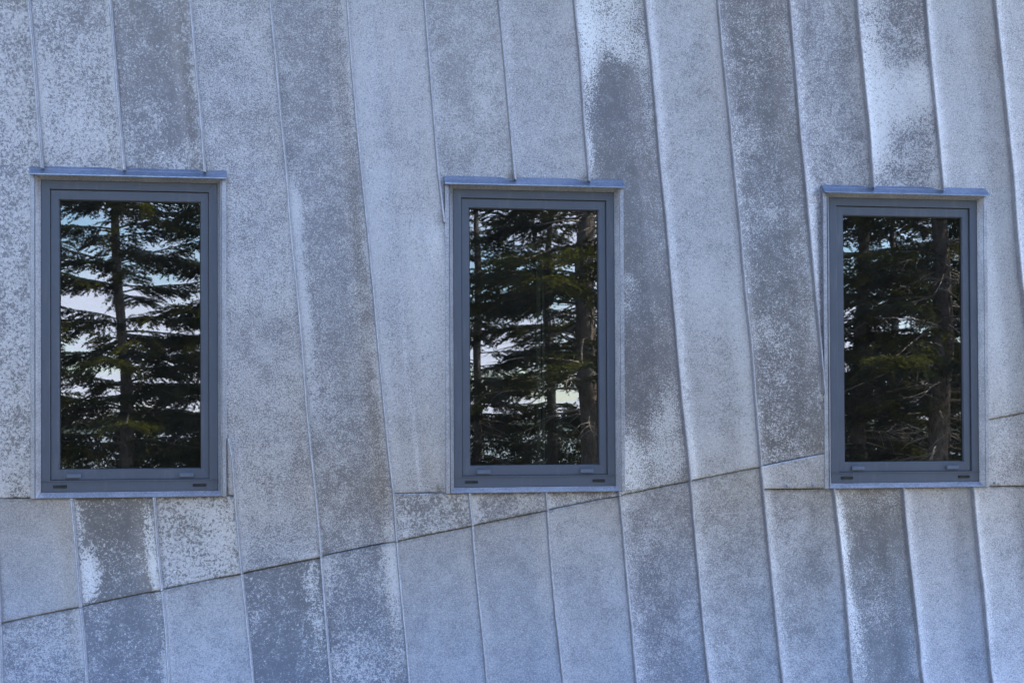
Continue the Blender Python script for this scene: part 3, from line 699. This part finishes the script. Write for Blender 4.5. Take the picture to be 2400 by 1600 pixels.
def spruce_meshes(seed, H, r0, live, blen, step, per, dead=0.0, bend=0.0, dens=1.0):
    """trunk, boughs, dead limbs and needles of one spruce; live = height where the living crown starts"""
    rr = random.Random(seed)
    npr = np.random.default_rng(seed)
    def axis(z): return Vector((bend*math.sin(z*0.8)*0.25 + 0.02*math.sin(z*2.3+seed), 0.03*math.sin(z*1.7+seed*2), z))
    zs_ = [-0.15, 0.0, 0.12, 0.3] + [0.6+0.45*i for i in range(int((H-0.6)/0.45))] + [H]
    rad = [r0*(1.45 if z < 0.05 else 1.18 if z < 0.2 else 1.0)*max(0.03, (1-max(z, 0)/H)**0.85)*(1+0.08*noise.noise((z*2, seed, 0))) for z in zs_]
    V, F = tube([axis(z) for z in zs_], rad, 12)
    V = [v + (v-axis(v.z)).normalized()*0.10*r0*noise.noise(v*5.0) for v in V]
    trunk = mesh('trunk', V, F, True)
    bo, de = MB(), MB()
    tri = []
    z = live
    UP = Vector((0, 0, 1))
    while z < H-0.25:
        k = max(2, per + rr.randint(-1, 1)); ph = rr.uniform(0, 6.28)
        q = (z-live)/(H-live)
        for j in range(k):
            phi = ph + 6.283*j/k + rr.uniform(-0.35, 0.35)
            Lb = blen*(1-q)**0.75*rr.uniform(0.65, 1.1) + 0.12
            out = Vector((math.cos(phi), math.sin(phi), 0)); lat = Vector((-math.sin(phi), math.cos(phi), 0))
            el = 0.05 + 0.5*q + rr.uniform(-0.2, 0.15); droop = rr.uniform(0.12, 0.32)*(1-q)
            curl = rr.uniform(-0.12, 0.12)
            zz = z + rr.uniform(-0.1, 0.1)
            base = axis(zz)
            def pt(t): return base + out*(Lb*t*math.cos(el)) + UP*(Lb*(t*math.sin(el) - droop*t*t*1.6 + droop*0.8*t**4)) + lat*(curl*Lb*t*t)
            ns = 6
            pa = [pt(i/ns) for i in range(ns+1)]
            bo.add(*tube(pa, [max(0.0025, 0.016*(Lb/1.6)*(1-i/ns)**0.8) for i in range(ns+1)], 4))
            # side twigs
            t = 0.16 + 0.05*rr.random()
            while t < 1.0:
                p = pt(t)
                tl = Lb*0.42*(1-t)**0.6*(0.5+0.5*min(1, t*3))*rr.uniform(0.6, 1.15) + 0.05
                for sgn in (-1, 1):
                    if rr.random() > dens: continue
                    dirv = (lat*sgn*0.85 + out*rr.uniform(0.35, 0.75) + UP*rr.uniform(-0.35, 0.10)).normalized()
                    tri.append((p, dirv, tl))
                    if tl > 0.22 and rr.random() < 0.8:      # second-order sprays
                        for g in (0.4, 0.65):
                            d2 = (dirv*0.8 + out*0.5*rr.uniform(0.4, 1.2) - lat*sgn*0.25 + UP*rr.uniform(-0.4, 0.1)).normalized()
                            tri.append((p+dirv*tl*g - UP*0.05*tl, d2, tl*0.45))
                t += 0.050/max(0.55, Lb)*rr.uniform(0.8, 1.3)
            tri.append((pt(0.93), (pt(1)-pt(0.9)).normalized(), 0.12))
        z += step*rr.uniform(0.75, 1.3)
    # dead snags on the bare bole
    if dead:
        z = 0.5
        while z < live+1.6:
            phi = rr.uniform(0, 6.28); Lb = rr.uniform(0.35, 1.25)
            out = Vector((math.cos(phi), math.sin(phi), 0)); lat = Vector((-math.sin(phi), math.cos(phi), 0))
            s0 = rr.uniform(-0.35, 0.2); kk = rr.uniform(-0.3, 0.3)
            base = axis(z)
            def pt(t): return base + out*Lb*t + UP*Lb*(s0*t - 0.15*t*t) + lat*kk*Lb*t*t
            de.add(*tube([pt(i/5) for i in range(6)], [0.011*(1-i/5.5)+0.002 for i in range(6)], 4))
            for _ in range(rr.randint(3, 8)):
                t = rr.uniform(0.25, 0.95); p = pt(t); l2 = rr.uniform(0.12, 0.42)
                d2 = (out*0.7 + lat*rr.choice((-1, 1))*rr.uniform(0.4, 1) + UP*rr.uniform(-0.6, 0.3)).normalized()
                m_ = p+d2*l2*0.5+UP*rr.uniform(-0.03, 0.03)
                de.add(*tube([p, m_, p+d2*l2-UP*0.03], [0.0045, 0.0035, 0.0015], 3))
            z += dead*rr.uniform(0.6, 1.4)
    # needles: each twig is a brush of narrow blades
    N = len(tri)
    p0 = np.array([tuple(a[0]) for a in tri]); d0 = np.array([tuple(a[1]) for a in tri]); l0 = np.array([a[2] for a in tri])
    nb = np.clip((l0/0.0085).astype(int), 7, 38)
    idx = np.repeat(np.arange(N), nb); M = len(idx)
    u = npr.random(M)
    P0 = p0[idx] + d0[idx]*(l0[idx]*u)[:, None]; P0[:, 2] -= 0.18*l0[idx]*u*u
    rnd = npr.normal(size=(M, 3)); rnd -= d0[idx]*np.sum(rnd*d0[idx], 1)[:, None]; rnd /= np.linalg.norm(rnd, axis=1)[:, None]+1e-9
    rnd[:, 2] *= 0.6
    dirb = d0[idx]*0.75 + rnd*0.75; dirb /= np.linalg.norm(dirb, axis=1)[:, None]
    ln = (0.026+0.024*npr.random(M))[:, None]
    sidev = np.cross(dirb, npr.normal(size=(M, 3))); sidev /= np.linalg.norm(sidev, axis=1)[:, None]+1e-9
    w = (0.0055+0.004*npr.random(M))[:, None]
    VV = np.empty((M, 3, 3)); VV[:, 0] = P0 - sidev*w; VV[:, 1] = P0 + sidev*w; VV[:, 2] = P0 + dirb*ln
    me = bpy.data.meshes.new('crown')
    me.vertices.add(3*M); me.vertices.foreach_set('co', VV.reshape(-1).astype(np.float32))
    me.loops.add(3*M); me.loops.foreach_set('vertex_index', np.arange(3*M, dtype=np.int32))
    me.polygons.add(M); me.polygons.foreach_set('loop_start', np.arange(0, 3*M, 3, dtype=np.int32))
    me.update(calc_edges=True)
    return {'trunk': (trunk, BARK), 'boughs': (bo.me('boughs'), BARK), 'crown': (me, NEEDLE), 'dead_limbs': (de.me('dead_limbs', True), DEADWOOD) if de.V else None}

KINDS = {
    'lone':  spruce_meshes(3, 8.5, 0.100, 0.45, 1.9, 0.36, 7, 0.0, 0.35, 1.0),
    'tall':  spruce_meshes(11, 10.5, 0.118, 2.1, 1.7, 0.30, 5, 0.07, 0.1, 0.9),
    'thin':  spruce_meshes(23, 8.0, 0.075, 1.3, 1.35, 0.28, 5, 0.08, 0.2, 0.9),
    'dense': spruce_meshes(37, 6.5, 0.10, 0.25, 1.6, 0.22, 6, 0.0, 0.1, 1.0),
}
def tree(kind, x, y, rz, s, label, group='spruces facing the wall'):
    z = float(np.interp(-y, [6, 12, 18, 26, 36, 48], [0, -0.05, -0.25, -0.7, -1.25, -1.9])) - 0.03
    o = bpy.data.objects.new('spruce_tree', None); COL.objects.link(o)
    o.location = (x, y, z); o.rotation_euler = (0, 0, rz); o.scale = (s, s, s)
    o['label'] = label; o['category'] = 'tree'; o['group'] = group
    for part, mm in KINDS[kind].items():
        if mm:
            q = link(part, mm[0], mm[1], o)
            if part != 'trunk': q['kind'] = 'stuff'
    return o
TREES = [
    ('lone', -1.27, -8.0, 0.4, 0.78, 'spruce with a slender trunk mirrored in the middle of the left window'),
    ('tall', 3.09, -7.0, 1.0, 1.0, 'thick bare-boled spruce mirrored at the right edge of the middle window'),
    ('thin', 3.45, -11.0, 2.1, 1.0, 'thin spruce mirrored just right of centre in the middle window'),
    ('tall', 2.42, -10.0, 3.3, 0.62, 'spruce mirrored at the left edge of the middle window'),
    ('thin', 7.05, -9.0, 0.2, 0.8, 'slim spruce mirrored left of centre in the right window'),
    ('tall', 6.70, -7.2, 4.6, 0.95, 'thick spruce trunk mirrored at the right side of the right window'),
    ('dense', 8.9, -13.5, 0.9, 0.62, 'bushy spruce mirrored low in the right window behind the trunks'),
    ('dense', 10.6, -13.5, 2.5, 1.2, 'bushy spruce mirrored at the right of the right window, behind the thick trunk'),
    ('thin', 6.47, -8.5, 4.1, 1.15, 'thin lit spruce trunk mirrored at the left side of the right window'),
    ('lone', 5.9, -15.0, 2.5, 0.9, 'spruce standing behind the slim spruce, left of the right window view'),
    ('lone', -3.6, -12.0, 1.9, 0.9, 'spruce half mirrored at the left edge of the left window'),
    ('thin', 12.5, -15.0, 3.0, 1.2, 'slim spruce at the far right end of the row'),
    ('dense', -1.0, -26.0, 0.3, 0.42, 'small bushy spruce near the shore, mirrored low in the left window'),
    ('dense', -3.6, -24.0, 1.3, 0.40, 'small bushy spruce near the shore, left of its low neighbour'),
    ('dense', -2.6, -29.0, 4.3, 0.45, 'small spruce nearest the sea behind the left window tree'),
    ('tall', 9.3, -9.6, 5.3, 0.9, 'bare-boled spruce just right of the right window view'),
    ('lone', -7.5, -11.0, 5.6, 1.1, 'spruce standing apart at the left end of the row'),
    ('lone', -0.35, -9.8, 3.9, 0.9, 'spruce whose boughs reach in at the right edge of the left window'),
    ('thin', 5.6, -12.0, 0.9, 1.0, 'thin spruce between the views of the middle and right windows'),
    ('dense', -9.5, -6.5, 2.2, 1.4, 'unseen broad bushy spruce left of the camera, nearest the wall'),  # this and the next three: unseen, added to darken the left horizon
    ('dense', -12.5, -12.0, 3.2, 1.6, 'unseen tallest bushy spruce left of the camera'),
    ('tall', -14.5, -5.0, 0.2, 1.1, 'unseen bare-boled spruce farthest left of the camera'),
    ('dense', -18.0, -9.0, 4.0, 1.7, 'unseen broad bushy spruce at the far left edge of the grove'),
]
for t in TREES: tree(*t)
